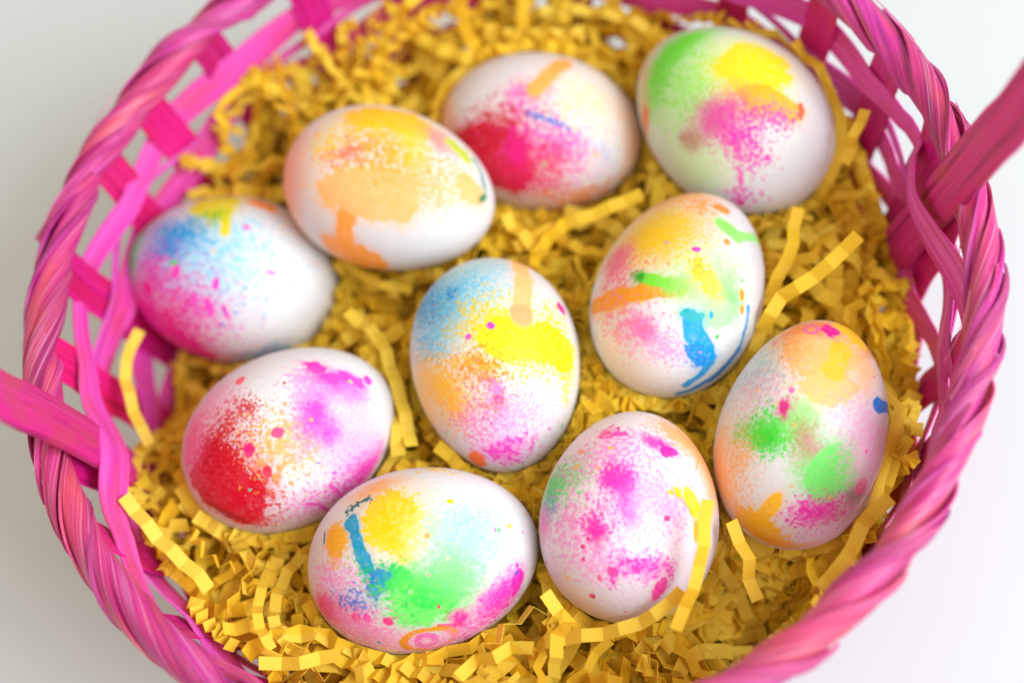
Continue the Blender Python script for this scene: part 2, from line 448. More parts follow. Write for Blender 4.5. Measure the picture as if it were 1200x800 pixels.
# kinds: s solid blot, k speckle, w soft wash, d drop, c capsule drip (x y x2 y2 w), kc speckled capsule, r ring
PAINT = {
'A': (130, 210, 3.477, [
  ('k', LB, 330, 300, 300, 230, 0), ('k', BL, 270, 230, 170, 110, -20), ('w', (180, 170, 232), 170, 270, 90, 170, 10, .5), ('w', (190, 222, 240), 360, 330, 260, 200, 0, .6),
  ('k', (20, 140, 226), 215, 280, 76, 60, 0), ('k', (0, 164, 222), 290, 220, 140, 80, -15), ('k', PK, 300, 500, 240, 130, 25), ('k', PK, 170, 380, 70, 110, 0), ('s', MG, 240, 650, 180, 62, 35), ('k', MG, 250, 590, 230, 120, 35), ('w', PK, 130, 540, 60, 120, -20, .9),
  ('d', MG, 150, 450, 17, 28, 0), ('d', PK, 265, 375, 15, 30, 0), ('d', PK, 400, 520, 18, 40, -15), ('d', PK, 467, 540, 12, 36, -20), ('d', PK, 430, 425, 14, 26, 10), ('d', PK, 340, 485, 13, 20, 0), ('d', PK, 550, 197, 16, 9, 0), ('d', PK, 650, 383, 22, 7, 0),
  ('s', (222, 208, 0), 425, 105, 85, 44, 0), ('c', (222, 208, 0), 468, 130, 470, 215, 20), ('k', (120, 190, 40), 420, 150, 70, 40, 0), ('s', OR, 610, 105, 55, 14, 25), ('w', OR, 480, 62, 90, 14, 0, .8),
  ('w', (60, 190, 90), 80, 300, 36, 110, 10, .95), ('d', (40, 215, 120), 255, 340, 16, 12, 0), ('w', (40, 150, 215), 620, 715, 110, 26, -15, .8),
  ('d', BL, 548, 440, 9, 7, 0), ('d', BL, 540, 510, 7, 6, 0), ('d', BL, 635, 487, 7, 5, 0), ('d', BL, 510, 543, 7, 6, 0), ('d', BL, 450, 594, 9, 6, 0)]),
'B': (310, 100, 3.477, [
  ('w', (255, 170, 110), 92, 480, 60, 190, -12, .9), ('w', (255, 190, 170), 110, 330, 60, 150, 15, .7), ('s', LO, 420, 430, 190, 95, 5), ('s', LO, 560, 500, 60, 55, 0), ('s', LO, 300, 440, 70, 50, 10),
  ('c', (255, 160, 60), 330, 540, 325, 650, 38), ('c', (255, 160, 60), 330, 650, 420, 745, 32), ('k', LO, 690, 420, 190, 90, 15), ('s', LO, 845, 425, 62, 45, 20), ('k', LO, 600, 330, 230, 120, 0),
  ('k', (255, 176, 40), 470, 250, 220, 110, 5), ('k', YO, 480, 140, 230, 75, 5), ('s', (255, 188, 0), 500, 130, 150, 42, 5), ('k', (255, 210, 40), 250, 240, 90, 90, 0), ('k', (255, 130, 110), 340, 270, 110, 60, 0),
  ('w', (250, 140, 150), 700, 210, 110, 34, 28, .9), ('w', (255, 215, 30), 615, 200, 60, 90, 0, .8), ('s', (190, 210, 60), 800, 270, 58, 16, 45), ('c', (20, 150, 150), 850, 300, 903, 430, 9), ('d', (60, 130, 90), 890, 458, 22, 14, -20), ('w', (255, 170, 130), 640, 752, 150, 16, -8, .7)]),
'C': (490, 45, 3.477, [
  ('w', (255, 196, 160), 105, 290, 60, 130, 0, .9), ('k', (255, 220, 175), 680, 260, 230, 170, 0), ('w', (255, 205, 170), 885, 420, 40, 170, 0, .9), ('s', CR, 310, 490, 135, 120, 0), ('s', CR, 385, 560, 62, 66, 0), ('k', CR, 330, 370, 160, 130, 0), ('k', CR, 320, 400, 130, 110, 10), ('k', CR, 200, 400, 100, 60, 0),
  ('k', PK, 560, 440, 230, 130, 20), ('k', PK, 430, 230, 110, 90, 0), ('w', (240, 0, 150), 400, 475, 50, 66, 0, .9), ('c', (255, 168, 70), 478, 212, 595, 100, 33), ('kc', (70, 120, 215), 450, 305, 610, 365, 15),
  ('k', LB, 740, 440, 110, 60, 30, .35), ('k', (235, 40, 110), 480, 590, 200, 70, 10), ('k', OR, 640, 645, 220, 34, -8), ('w', OR, 620, 690, 200, 24, -8, .8), ('k', (235, 40, 100), 520, 500, 150, 80, 0)]),
'D': (715, 15, 3.2, [
  ('w', (206, 240, 180), 320, 260, 260, 260, 0, .95), ('k', (160, 236, 110), 280, 260, 170, 190, 0), ('w', (110, 228, 40), 265, 120, 140, 40, -38, 1), ('w', (120, 228, 70), 170, 250, 46, 130, 15, .9), ('w', (225, 180, 140), 120, 300, 24, 130, 0, .7),
  ('s', (255, 216, 0), 545, 205, 125, 84, 12), ('k', (225, 225, 40), 430, 205, 75, 75, 0), ('s', (255, 172, 0), 600, 335, 110, 44, 22), ('k', (255, 150, 40), 540, 370, 130, 44, 20), ('d', (245, 100, 40), 716, 370, 12, 32, 0),
  ('w', (228, 70, 165), 400, 390, 120, 84, -35, .95), ('k', (240, 80, 190), 470, 450, 130, 100, 0), ('w', (190, 60, 100), 300, 488, 42, 40, 0, 1), ('k', PK, 500, 500, 110, 130, -15), ('k', PK, 620, 400, 90, 60, 10), ('k', PK, 490, 690, 80, 40, 20), ('d', MG, 490, 715, 18, 9, 15), ('d', PK, 592, 543, 12, 12, 0), ('d', PK, 488, 620, 11, 34, -5),
  ('w', (240, 110, 40), 128, 400, 17, 60, 0, 1), ('w', (216, 246, 190), 330, 580, 120, 90, 0, .8)]),
'E': (440, 290, 2.857, [
  ('w', (150, 216, 244), 190, 190, 110, 120, 30, .85), ('k', (24, 160, 222), 190, 190, 120, 110, 30), ('k', LB, 300, 130, 170, 110, 0), ('k', (0, 140, 214), 262, 148, 30, 28, 0), ('k', LB, 190, 320, 100, 70, 0), ('w', (170, 220, 236), 350, 60, 110, 28, 0, .7),
  ('k', YE, 360, 230, 150, 100, -10), ('s', YE, 455, 310, 110, 62, 10), ('s', YE, 590, 330, 100, 58, 10), ('k', YE, 520, 340, 200, 110, 5), ('k', YE, 600, 240, 80, 50, 20),
  ('w', (250, 206, 70), 220, 470, 100, 62, 15, .95), ('k', (255, 196, 20), 250, 520, 130, 100, 30), ('k', (255, 190, 20), 300, 390, 180, 50, 10), ('k', OR, 350, 420, 110, 80, 20), ('w', (250, 200, 90), 160, 500, 40, 110, -20, .8),
  ('c', (250, 190, 120), 480, 50, 492, 215, 31), ('d', (250, 168, 110), 491, 226, 37, 38, 0), ('d', MG, 622, 203, 12, 24, -25), ('w', (245, 110, 210), 405, 490, 26, 56, -20, .9), ('d', MG, 412, 512, 20, 20, 0),
  ('k', OR, 400, 530, 60, 40, 0), ('k', LP, 470, 560, 170, 110, 0), ('k', PK, 330, 580, 110, 90, 30, .6), ('w', (250, 150, 225), 430, 680, 90, 50, 0, .85), ('k', PK, 430, 690, 110, 55, 0), ('d', (255, 118, 50), 340, 711, 32, 26, 10), ('k', YE, 600, 680, 50, 24, -45), ('k', YE, 640, 450, 24, 90, 0), ('d', PK, 385, 262, 16, 12, 0), ('d', PK, 310, 298, 10, 10, 0)]),
'F': (650, 210, 2.963, [
  ('w', (244, 198, 34), 345, 175, 190, 100, -15, 1), ('k', (248, 204, 0), 370, 215, 160, 75, 0), ('w', (250, 186, 110), 430, 62, 140, 34, 0, .95), ('k', (255, 160, 70), 515, 90, 75, 36, 10), ('d', (255, 140, 30), 582, 104, 28, 13, 5),
  ('w', (236, 120, 160), 215, 280, 70, 34, -15, .95), ('k', (245, 120, 165), 220, 340, 90, 80, 0), ('c', (238, 146, 0), 140, 442, 440, 378, 31), ('k', (245, 170, 20), 220, 430, 120, 40, -10), ('c', (110, 218, 30), 300, 342, 400, 366, 20), ('w', (150, 214, 30), 430, 375, 60, 34, 10, 1), ('w', (40, 160, 40), 292, 340, 22, 24, 0, .95),
  ('w', (180, 242, 150), 540, 360, 130, 110, 0, .95), ('w', (140, 240, 130), 600, 430, 55, 70, 20, .95), ('s', (165, 244, 160), 560, 470, 60, 40, 0), ('c', (140, 240, 100), 575, 150, 640, 200, 21), ('c', (150, 240, 120), 640, 200, 720, 210, 17), ('s', (240, 216, 50), 525, 345, 26, 66, -30), ('k', (250, 190, 60), 500, 310, 50, 40, 0),
  ('w', (246, 110, 190), 310, 515, 70, 42, 25, .95), ('k', (246, 140, 180), 240, 520, 110, 100, 0), ('k', LP, 390, 590, 110, 70, 0), ('w', (255, 226, 205), 250, 660, 150, 60, 30, .7),
  ('c', (0, 156, 232), 470, 490, 535, 625, 34), ('s', (0, 134, 226), 488, 612, 28, 40, -30), ('s', (0, 165, 175), 470, 475, 38, 18, 10), ('c', (20, 150, 220), 545, 640, 455, 715, 16), ('c', (0, 130, 215), 430, 745, 640, 592, 15), ('c', (40, 150, 225), 640, 592, 672, 440, 8),
  ('d', (255, 150, 60), 597, 216, 14, 12, 0), ('d', (250, 150, 50), 650, 400, 8, 22, 0), ('d', (250, 150, 50), 650, 452, 7, 19, 0), ('d', (40, 190, 60), 565, 545, 6, 8, 0), ('d', (0, 150, 190), 543, 470, 8, 15, 0), ('d', PK, 492, 243, 18, 10, 0)]),
'G': (800, 360, 2.667, [
  ('s', (252, 184, 112), 440, 130, 110, 85, 0), ('s', (252, 190, 120), 460, 255, 85, 44, -5), ('w', (254, 204, 150), 565, 180, 62, 66, 0, .95), ('w', (250, 150, 70), 380, 62, 120, 28, -10, .95), ('w', (250, 130, 60), 600, 110, 40, 34, 50, .8),
  ('c', (250, 188, 40), 495, 130, 470, 200, 34), ('s', (255, 200, 20), 535, 85, 52, 18, 40), ('s', MG, 465, 75, 33, 16, 5), ('r', (240, 130, 180), 400, 68, 20, 12, 0, .35), ('k', (255, 176, 100), 335, 135, 60, 50, 0, .8),
  ('k', (110, 190, 220), 250, 190, 90, 80, 0, .45), ('k', (246, 140, 180), 240, 260, 100, 90, 0, .45), ('w', (105, 225, 90), 255, 395, 85, 55, 5, .95), ('w', (40, 208, 40), 255, 412, 34, 28, 0, 1), ('k', GR, 280, 380, 130, 85, 0), ('w', (150, 236, 120), 370, 350, 60, 60, 0, .8),
  ('w', (230, 30, 140), 318, 318, 30, 34, 0, 1), ('w', (196, 140, 110), 385, 430, 45, 75, 0, .9), ('w', (246, 30, 170), 410, 435, 30, 26, 0, 1), ('s', (128, 234, 118), 470, 520, 70, 78, 10), ('w', (120, 232, 110), 470, 515, 95, 95, 0, .9), ('w', (40, 140, 40), 540, 585, 34, 22, -35, .95),
  ('w', (244, 60, 180), 415, 640, 80, 40, -10, 1), ('k', PK, 440, 650, 120, 60, -10), ('k', LP, 560, 400, 90, 150, 0, .7), ('d', (225, 30, 130), 560, 560, 14, 30, 30), ('w', (250, 190, 225), 590, 480, 50, 130, 15, .7), ('d', (0, 110, 215), 612, 305, 15, 24, 0), ('c', (0, 120, 220), 615, 305, 648, 325, 17),
  ('c', (248, 186, 16), 292, 600, 225, 690, 25), ('s', (246, 182, 20), 235, 695, 90, 30, 32), ('w', (255, 190, 130), 118, 520, 34, 150, -8, .9), ('k', (255, 170, 60), 180, 470, 50, 120, 0, .8), ('w', (245, 180, 50), 330, 742, 120, 16, 0, .8), ('w', (250, 190, 220), 480, 700, 120, 50, -30, .6)]),
'H': (190, 390, 3.2, [
  ('s', CR, 205, 550, 128, 105, 25), ('s', CR, 300, 630, 82, 88, 20), ('k', CR, 240, 480, 150, 110, -40), ('k', CR, 230, 350, 150, 90, -50), ('k', CR, 170, 420, 90, 90, -50), ('k', CR, 380, 560, 90, 130, 0), ('k', CR, 310, 290, 60, 50, 0), ('k', (225, 20, 60), 350, 700, 140, 30, 10), ('w', (245, 120, 170), 110, 400, 40, 130, 12, .95), ('w', (246, 150, 190), 200, 250, 60, 90, 30, .6),
  ('k', LO, 430, 420, 140, 150, 0), ('k', LO, 560, 400, 160, 130, 0), ('w', (244, 80, 205), 570, 290, 70, 130, 15, .9), ('w', (250, 170, 230), 690, 220, 110, 75, 10, .85), ('w', (247, 130, 220), 620, 370, 70, 65, 0, .8), ('k', LP, 540, 180, 90, 90, 0),
  ('s', (238, 40, 184), 575, 126, 30, 22, 40), ('s', (238, 40, 186), 632, 165, 34, 18, 25), ('s', (240, 60, 196), 705, 176, 56, 15, 5), ('w', (242, 90, 205), 660, 180, 110, 40, 15, .8), ('d', (238, 40, 190), 770, 176, 20, 16, 0), ('w', (232, 30, 190), 625, 370, 40, 42, 0, 1), ('w', (240, 50, 200), 570, 300, 34, 60, 0, .8), ('w', (242, 50, 190), 770, 510, 110, 34, -48, 1), ('k', PK, 700, 540, 130, 60, -45), ('w', (247, 170, 230), 720, 420, 120, 90, -30, .8),
  ('k', (250, 130, 210), 560, 640, 120, 60, 0), ('c', (240, 80, 190), 540, 640, 590, 640, 7), ('c', (240, 90, 200), 590, 640, 635, 668, 7), ('c', (240, 80, 190), 630, 570, 675, 610, 8), ('d', (235, 20, 110), 325, 437, 22, 24, 0), ('d', (240, 70, 130), 430, 370, 26, 21, -10), ('d', (240, 100, 120), 293, 178, 14, 20, 30), ('d', (220, 30, 70), 395, 520, 20, 22, 0), ('d', BL, 592, 485, 6, 4, 0), ('w', (150, 0, 30), 250, 680, 90, 10, 28, .7), ('d', CR, 460, 186, 6, 6, 0)]),
'I': (340, 530, 3.2, [
  ('s', (250, 206, 0), 375, 250, 100, 105, 0), ('k', (250, 206, 0), 420, 260, 110, 130, 0), ('k', (245, 205, 10), 430, 370, 80, 60, 0), ('s', (246, 180, 36), 170, 330, 34, 60, 15), ('k', (246, 180, 36), 170, 350, 60, 90, 0), ('k', YE, 545, 65, 80, 20, 10), ('w', (252, 178, 90), 320, 130, 110, 34, -32, .9),
  ('c', (0, 150, 196), 228, 250, 290, 425, 25), ('kc', (60, 120, 135), 218, 215, 295, 175, 18), ('s', (0, 112, 220), 325, 500, 38, 42, 0), ('s', (20, 205, 80), 400, 470, 55, 42, 0), ('k', (30, 208, 90), 330, 460, 110, 75, 0), ('s', (0, 130, 190), 330, 460, 40, 30, 0),
  ('w', (96, 234, 90), 530, 530, 170, 100, -10, 1), ('s', (104, 236, 98), 500, 570, 110, 75, -10), ('k', (60, 220, 90), 520, 530, 170, 90, -10), ('w', (180, 244, 190), 640, 340, 170, 140, 20, .85), ('k', (150, 220, 235), 700, 300, 180, 160, 0, .6), ('w', (130, 240, 130), 610, 440, 90, 80, 0, .8),
  ('w', (240, 40, 190), 800, 530, 50, 110, 35, 1), ('s', (238, 20, 180), 855, 480, 16, 55, 12), ('w', (242, 80, 200), 750, 570, 60, 60, 30, .8), ('w', (240, 10, 165), 640, 627, 40, 34, -30, 1), ('c', (235, 60, 130), 560, 650, 640, 640, 8), ('k', PK, 720, 640, 150, 50, -25), ('d', (90, 70, 200), 852, 445, 7, 7, 0),
  ('w', (240, 30, 130), 140, 590, 44, 66, -25, 1), ('k', (245, 120, 190), 250, 640, 190, 90, 20), ('k', LP, 160, 470, 90, 80, 0), ('k', (90, 130, 220), 240, 560, 80, 50, 0), ('d', (238, 30, 140), 245, 618, 18, 18, 0), ('d', (238, 20, 120), 369, 632, 16, 14, 0), ('d', (238, 60, 170), 288, 622, 16, 18, 0), ('w', (250, 180, 215), 350, 700, 220, 40, 10, .7),
  ('r', (240, 165, 40), 523, 704, 100, 36, -5, .17), ('r', (240, 120, 200), 510, 706, 34, 20, 0, .4), ('k', LP, 620, 690, 210, 50, -15), ('d', (235, 200, 20), 600, 181, 14, 9, 0), ('d', (230, 210, 60), 824, 276, 9, 8, 0), ('d', (220, 40, 80), 560, 577, 6, 9, 0), ('d', (250, 200, 225), 757, 432, 15, 15, 0), ('c', (40, 120, 120), 132, 300, 122, 340, 6)]),
'J': (600, 465, 2.857, [
  ('w', (250, 226, 240), 380, 330, 280, 250, 0, .8), ('k', (70, 215, 100), 150, 290, 60, 100, 20), ('w', (110, 225, 130), 135, 310, 34, 70, 20, .95), ('k', (150, 230, 150), 210, 250, 90, 80, 0), ('k', (110, 150, 215), 125, 370, 50, 50, 0, .8), ('w', (240, 130, 190), 105, 430, 26, 60, 0, .9),
  ('w', (252, 176, 100), 600, 160, 130, 36, 42, 1), ('w', (252, 190, 130), 665, 270, 40, 120, -12, .95), ('k', (252, 180, 120), 560, 130, 120, 50, 30), ('k', (250, 150, 215), 320, 190, 200, 100, 0), ('k', (250, 160, 215), 200, 430, 120, 110, 0), ('k', LP, 300, 560, 170, 90, 0),
  ('k', (240, 30, 180), 350, 275, 56, 56, 0), ('w', (240, 30, 180), 338, 262, 40, 36, 20, .95), ('w', (244, 70, 200), 365, 280, 62, 55, 20, 1), ('w', (245, 100, 208), 385, 370, 44, 66, -5, .9), ('w', (240, 20, 170), 288, 445, 28, 52, -5, 1), ('k', PK, 280, 410, 70, 70, 0), ('w', (240, 30, 180), 480, 152, 60, 22, 28, 1), ('s', (236, 20, 165), 520, 182, 26, 13, 25), ('k', PK, 340, 122, 60, 26, 10), ('w', (244, 80, 160), 320, 118, 30, 15, 0, .9),
  ('w', (248, 180, 230), 470, 320, 70, 70, 30, .5), ('k', LP, 520, 360, 120, 120, 0), ('w', (247, 150, 220), 440, 575, 90, 34, 10, .85), ('k', PK, 450, 570, 110, 45, 0), ('s', (240, 60, 170), 490, 645, 14, 34, 35), ('k', PK, 530, 585, 20, 44, 5), ('k', PK, 335, 600, 20, 60, 5),
  ('d', (228, 20, 130), 516, 406, 11, 12, 0), ('d', (220, 20, 100), 256, 474, 7, 7, 0), ('d', (235, 50, 140), 238, 500, 9, 8, 0), ('d', (225, 20, 110), 240, 540, 6, 6, 0), ('d', (215, 20, 90), 266, 664, 11, 8, 20), ('d', (240, 80, 150), 292, 606, 9, 12, 0), ('d', (240, 70, 160), 330, 582, 14, 16, 0),
  ('s', (252, 204, 20), 604, 360, 19, 46, -12), ('s', (252, 200, 30), 562, 320, 16, 17, 0), ('d', (255, 190, 30), 532, 322, 10, 9, 0), ('d', (255, 140, 60), 232, 184, 8, 7, 0), ('d', (255, 190, 30), 332, 170, 9, 6, 0), ('d', (255, 180, 40), 618, 450, 12, 40, 0), ('w', (235, 215, 190), 240, 690, 110, 30, 35, .6)]),
}
KIND = {  # gain, noise amplitude, edge, noise index, bias, strength, size
 's': (2.6, 3.4, 0.22, 2, -0.2, 1.0, 1.08), 'k': (1.05, 5.6, 0.46, 0, 0.58, 0.93, 1.03), 'w': (1.0, 1.6, 0.70, 2, 0.08, 0.97, 1.02), 'd': (3.0, 1.8, 0.5, 2, 0.0, 1.0, 1.0),
 'c': (2.6, 2.2, 0.40, 2, -0.1, 1.0, 1.0), 'kc': (1.0, 5.6, 0.3, 0, 0.3, 1.0, 1.0), 'r': (2.0, 2.0, 0.5, 0, 0.0, 1.0, 1.0)}
CRACK = [(540, 322), (575, 350), (603, 400), (622, 455), (628, 510), (618, 570), (603, 625), (560, 672)]

def egg_material(key, e):
    ox, oy, s, items = PAINT[key]
    k = NT('painted_shell_' + key)
    P = np.array(e['V']) @ e['R'].T + e['C']
    bvh = BVHTree.FromPolygons([Vector(p) for p in P], e['F'])
    Rinv = e['R'].T
    def hit(px, py):
        o, d = Vector(CAM), Vector(ray(px, py))
        h = bvh.ray_cast(o, d)
        if h[0] is None:                       # outline point: nearest place on the shell
            t = (e['C'] - CAM) @ np.array(d); h = bvh.find_nearest(o + d * t)
        nr = np.array(h[1]); nr = nr if nr @ np.array(d) < 0 else -nr
        return np.array(h[0]), nr
    tc = k.new('ShaderNodeTexCoord'); co = tc.outputs['Object']
    sd = ord(key) * 0.37
    cs = k.vmath('ADD', co, (sd, sd * 0.5, -sd)).outputs[0]
    fine = [k.noise(cs, 1250, 2.5, 0.6).outputs[0], k.noise(cs, 640, 2.5, 0.6).outputs[0]]
    nse = k.noise(cs, 950, 2.5, 0.6)
    sep = k.new('ShaderNodeSeparateColor'); k.link(nse.outputs['Color'], sep.inputs[0])
    fine += [sep.outputs[0], sep.outputs[1], sep.outputs[2]]
    med = k.noise(cs, 330, 4.0, 0.62).outputs[0]
    w1 = k.noise(cs, 150, 3.0, 0.6)
    off = k.vmath('SUBTRACT', w1.outputs['Color'], (0.5, 0.5, 0.5)).outputs[0]
    sc_ = k.new('ShaderNodeVectorMath', operation='SCALE'); k.link(off, sc_.inputs[0]); sc_.inputs['Scale'].default_value = 0.0062
    warp = k.vmath('ADD', co, sc_.outputs[0]).outputs[0]
    sc2 = k.new('ShaderNodeVectorMath', operation='SCALE'); k.link(off, sc2.inputs[0]); sc2.inputs['Scale'].default_value = 0.0018
    warp2 = k.vmath('ADD', co, sc2.outputs[0]).outputs[0]
    sc3_ = k.new('ShaderNodeVectorMath', operation='SCALE'); k.link(off, sc3_.inputs[0]); sc3_.inputs['Scale'].default_value = 0.0036
    warp3 = k.vmath('ADD', co, sc3_.outputs[0]).outputs[0]
    tint = {'J': (1, .965, .985), 'H': (1, .975, .985), 'I': (1, .985, .985), 'G': (1, .975, .965), 'C': (1, .97, .95), 'E': (1, .985, .97)}.get(key, (1, 1, 1))
    col_ = k.mix(med, tuple(a * b for a, b in zip((0.745, 0.755, 0.78), tint)) + (1,), tuple(a * b for a, b in zip((0.70, 0.70, 0.735), tint)) + (1,))
    for i, it in enumerate(items):
        kind, c = it[0], it[1]; op = 1.0
        if kind in ('c', 'kc'):
            x, y, x2, y2, wd = it[2:7]; cap = True
            p1, n1 = hit(ox + x / s, oy + y / s); p2, n2 = hit(ox + x2 / s, oy + y2 / s)
            ctr = (p1 + p2) / 2; nn = norm(n1 + n2); u = p2 - p1; half = np.linalg.norm(u) / 2; u = norm(u - (u @ nn) * nn)
            depth = (ctr - CAM) @ FW; r = wd / s * depth / F_PX
            rx = ry = r; rz = max(r, half) * 1.2
        else:
            x, y, rx_, ry_, an = it[2:7]; cap = False
            if kind == 'r': ringw = it[7]
            elif len(it) > 7: op = it[7]
            ctr, nn = hit(ox + x / s, oy + y / s); depth = (ctr - CAM) @ FW
            g = math.radians(an); dv = math.cos(g) * RT - math.sin(g) * UP
            u = norm(dv - (dv @ nn) * nn); v = np.cross(nn, u)
            pp = depth / F_PX / s
            # unforeshorten the radii a little near the outline
            vd = norm(ctr - CAM); fu = max(np.linalg.norm(u - (u @ vd) * vd), 0.5); fv = max(np.linalg.norm(v - (v @ vd) * vd), 0.5)
            rx, ry = rx_ * pp / fu, ry_ * pp / fv; rz = max(rx, ry)
        v = np.cross(nn, u)
        R3 = np.stack([Rinv @ u, Rinv @ v, Rinv @ nn], 1); lc = Rinv @ (ctr - e['C'])
        mp = k.new('ShaderNodeMapping', vector_type='TEXTURE')
        k.link(warp2 if kind in ('d', 'r') else (warp3 if cap else warp), mp.inputs['Vector'])
        mp.inputs['Location'].default_value = tuple(lc); mp.inputs['Rotation'].default_value = Matrix(R3.tolist()).to_euler()
        mp.inputs['Scale'].default_value = (rx, ry, rz)
        vec = mp.outputs[0]
        if cap:
            sx = k.new('ShaderNodeSeparateXYZ'); k.link(vec, sx.inputs[0])
            cl = k.new('ShaderNodeClamp'); k.link(sx.outputs[0], cl.inputs[0]); cl.inputs[1].default_value = -half / rx; cl.inputs[2].default_value = half / rx
            cx = k.new('ShaderNodeCombineXYZ'); k.link(cl.outputs[0], cx.inputs[0])
            vec = k.vmath('SUBTRACT', vec, cx.outputs[0]).outputs[0]
        d = k.vmath('LENGTH', vec).outputs['Value']
        gain, amp, edge, ni, bias, stg, siz = KIND[kind]; op *= stg
        if siz != 1.0: d = k.math('MULTIPLY', d, 1 / siz)
        if kind == 'r': d = k.math('MULTIPLY', k.math('ABSOLUTE', k.math('SUBTRACT', d, 1.0)), 1.0 / ringw)
        nz = fine[(i * 2 + 1) % 5] if ni == 0 else (med if i % 2 else fine[1])
        if kind == 'w': nz = fine[i % 5]
        v0 = k.math('MULTIPLY_ADD', d, -gain, gain - amp * 0.5 - bias)
        v1 = k.math('MULTIPLY_ADD', nz, amp, v0)
        mk = k.maprange(v1, -edge, edge, 0.0, op, True)
        if kind == 'k':                        # a pale tint under the speckle
            mk = k.math('MAXIMUM', mk, k.maprange(d, 1.05, 0.1, 0.0, 0.34 * op, True))
        if kind in ('s', 'c'):                 # thin dye bleeds out round the blot
            mk = k.math('MAXIMUM', mk, k.maprange(v1, -edge - 2.2, edge, 0.0, 0.28 * op, True))
        if kind in ('s', 'd', 'c'):            # pigment pools and thins inside a blot
            mk = k.math('MULTIPLY', mk, k.maprange(fine[(i + 3) % 5], 0.25, 0.5, 0.82, 1.0))
        over = kind in ('s', 'd', 'c')
        if over: tgt = k.mix(k.maprange(med, 0.40, 0.68, 0.0, 0.18, True), lin(c), lin([v + (255 - v) * 0.45 for v in c]))
        else: tgt = k.mix(0.30, lin(c), col_, 'MULTIPLY')      # dye lets some of the paint below through
        col_ = k.mix(mk, col_, tgt)
    if key in 'EFGHIJCA':                       # stray fine droplets of every colour
        vo = k.new('ShaderNodeTexVoronoi'); k.link(warp2, vo.inputs['Vector']); vo.inputs['Scale'].default_value = 330
        sv = k.new('ShaderNodeSeparateColor'); k.link(vo.outputs['Color'], sv.inputs[0])
        big = k.math('MULTIPLY', k.maprange(sv.outputs[1], 0.62, 1.0, 0.0, 0.34), k.maprange(med, 0.42, 0.6, 0.2, 1.0))
        dot = k.maprange(k.math('SUBTRACT', big, vo.outputs['Distance']), -0.03, 0.05, 0.0, 0.8, True)
        hue = k.ramp(sv.outputs[0], [(0.0, lin((240, 70, 180))), (0.35, lin((245, 110, 170))), (0.5, lin((255, 190, 40))), (0.68, lin((255, 150, 60))), (0.8, lin((60, 170, 225))), (0.92, lin((90, 215, 110)))])
        col_ = k.mix(dot, col_, hue)
    crack = None
    if key == 'J':                              # the cracked shell: a fine raised seam
        pts = [hit(ox + x / s, oy + y / s) for x, y in CRACK]; dmin = None
        for (p1, n1), (p2, n2) in zip(pts, pts[1:]):
            ctr = (p1 + p2) / 2; nn = norm(n1 + n2); u = p2 - p1; half = np.linalg.norm(u) / 2; u = norm(u - (u @ nn) * nn); v = np.cross(nn, u)
            mp = k.new('ShaderNodeMapping', vector_type='TEXTURE'); k.link(warp2, mp.inputs['Vector']); rr = 0.00055
            mp.inputs['Location'].default_value = tuple(Rinv @ (ctr - e['C'])); mp.inputs['Scale'].default_value = (rr, rr, 0.004)
            mp.inputs['Rotation'].default_value = Matrix(np.stack([Rinv @ u, Rinv @ v, Rinv @ nn], 1).tolist()).to_euler()
            sx = k.new('ShaderNodeSeparateXYZ'); k.link(mp.outputs[0], sx.inputs[0])
            cl = k.new('ShaderNodeClamp'); k.link(sx.outputs[0], cl.inputs[0]); cl.inputs[1].default_value = -half / rr; cl.inputs[2].default_value = half / rr
            cx = k.new('ShaderNodeCombineXYZ'); k.link(cl.outputs[0], cx.inputs[0])
            d = k.vmath('LENGTH', k.vmath('SUBTRACT', mp.outputs[0], cx.outputs[0]).outputs[0]).outputs['Value']
            dmin = d if dmin is None else k.math('MINIMUM', dmin, d)
        crack = k.maprange(dmin, 0.0, 1.0, 1.0, 0.0, True)
        col_ = k.mix(k.math('MULTIPLY', k.maprange(dmin, 0.0, 0.5, 1.0, 0.0, True), 0.55), col_, lin((176, 140, 128)))
    k.link(col_, k.bsdf.inputs['Base Color'])
    k.bsdf.inputs['Roughness'].default_value = 0.47
    k.bsdf.inputs['Specular IOR Level'].default_value = 0.28
    bp = k.new('ShaderNodeBump'); bp.inputs['Strength'].default_value = 0.40; bp.inputs['Distance'].default_value = 0.0003
    k.link(k.math('ADD', fine[1], fine[0]), bp.inputs['Height']); nrm = bp.outputs[0]
    if crack is not None:
        b2 = k.new('ShaderNodeBump'); b2.inputs['Strength'].default_value = 0.6; b2.inputs['Distance'].default_value = 0.0005
        k.link(crack, b2.inputs['Height']); k.link(nrm, b2.inputs['Normal']); nrm = b2.outputs[0]
    k.link(nrm, k.bsdf.inputs['Normal'])
    return k.m

for key, e in egg_data.items():
    m = egg_material(key, e)
    o = mesh_obj('painted_egg', e['V'], e['F'], m)
    o.matrix_world = e['M']
    tag(o, LABELS[key], 'egg', 'painted eggs nested in the basket')

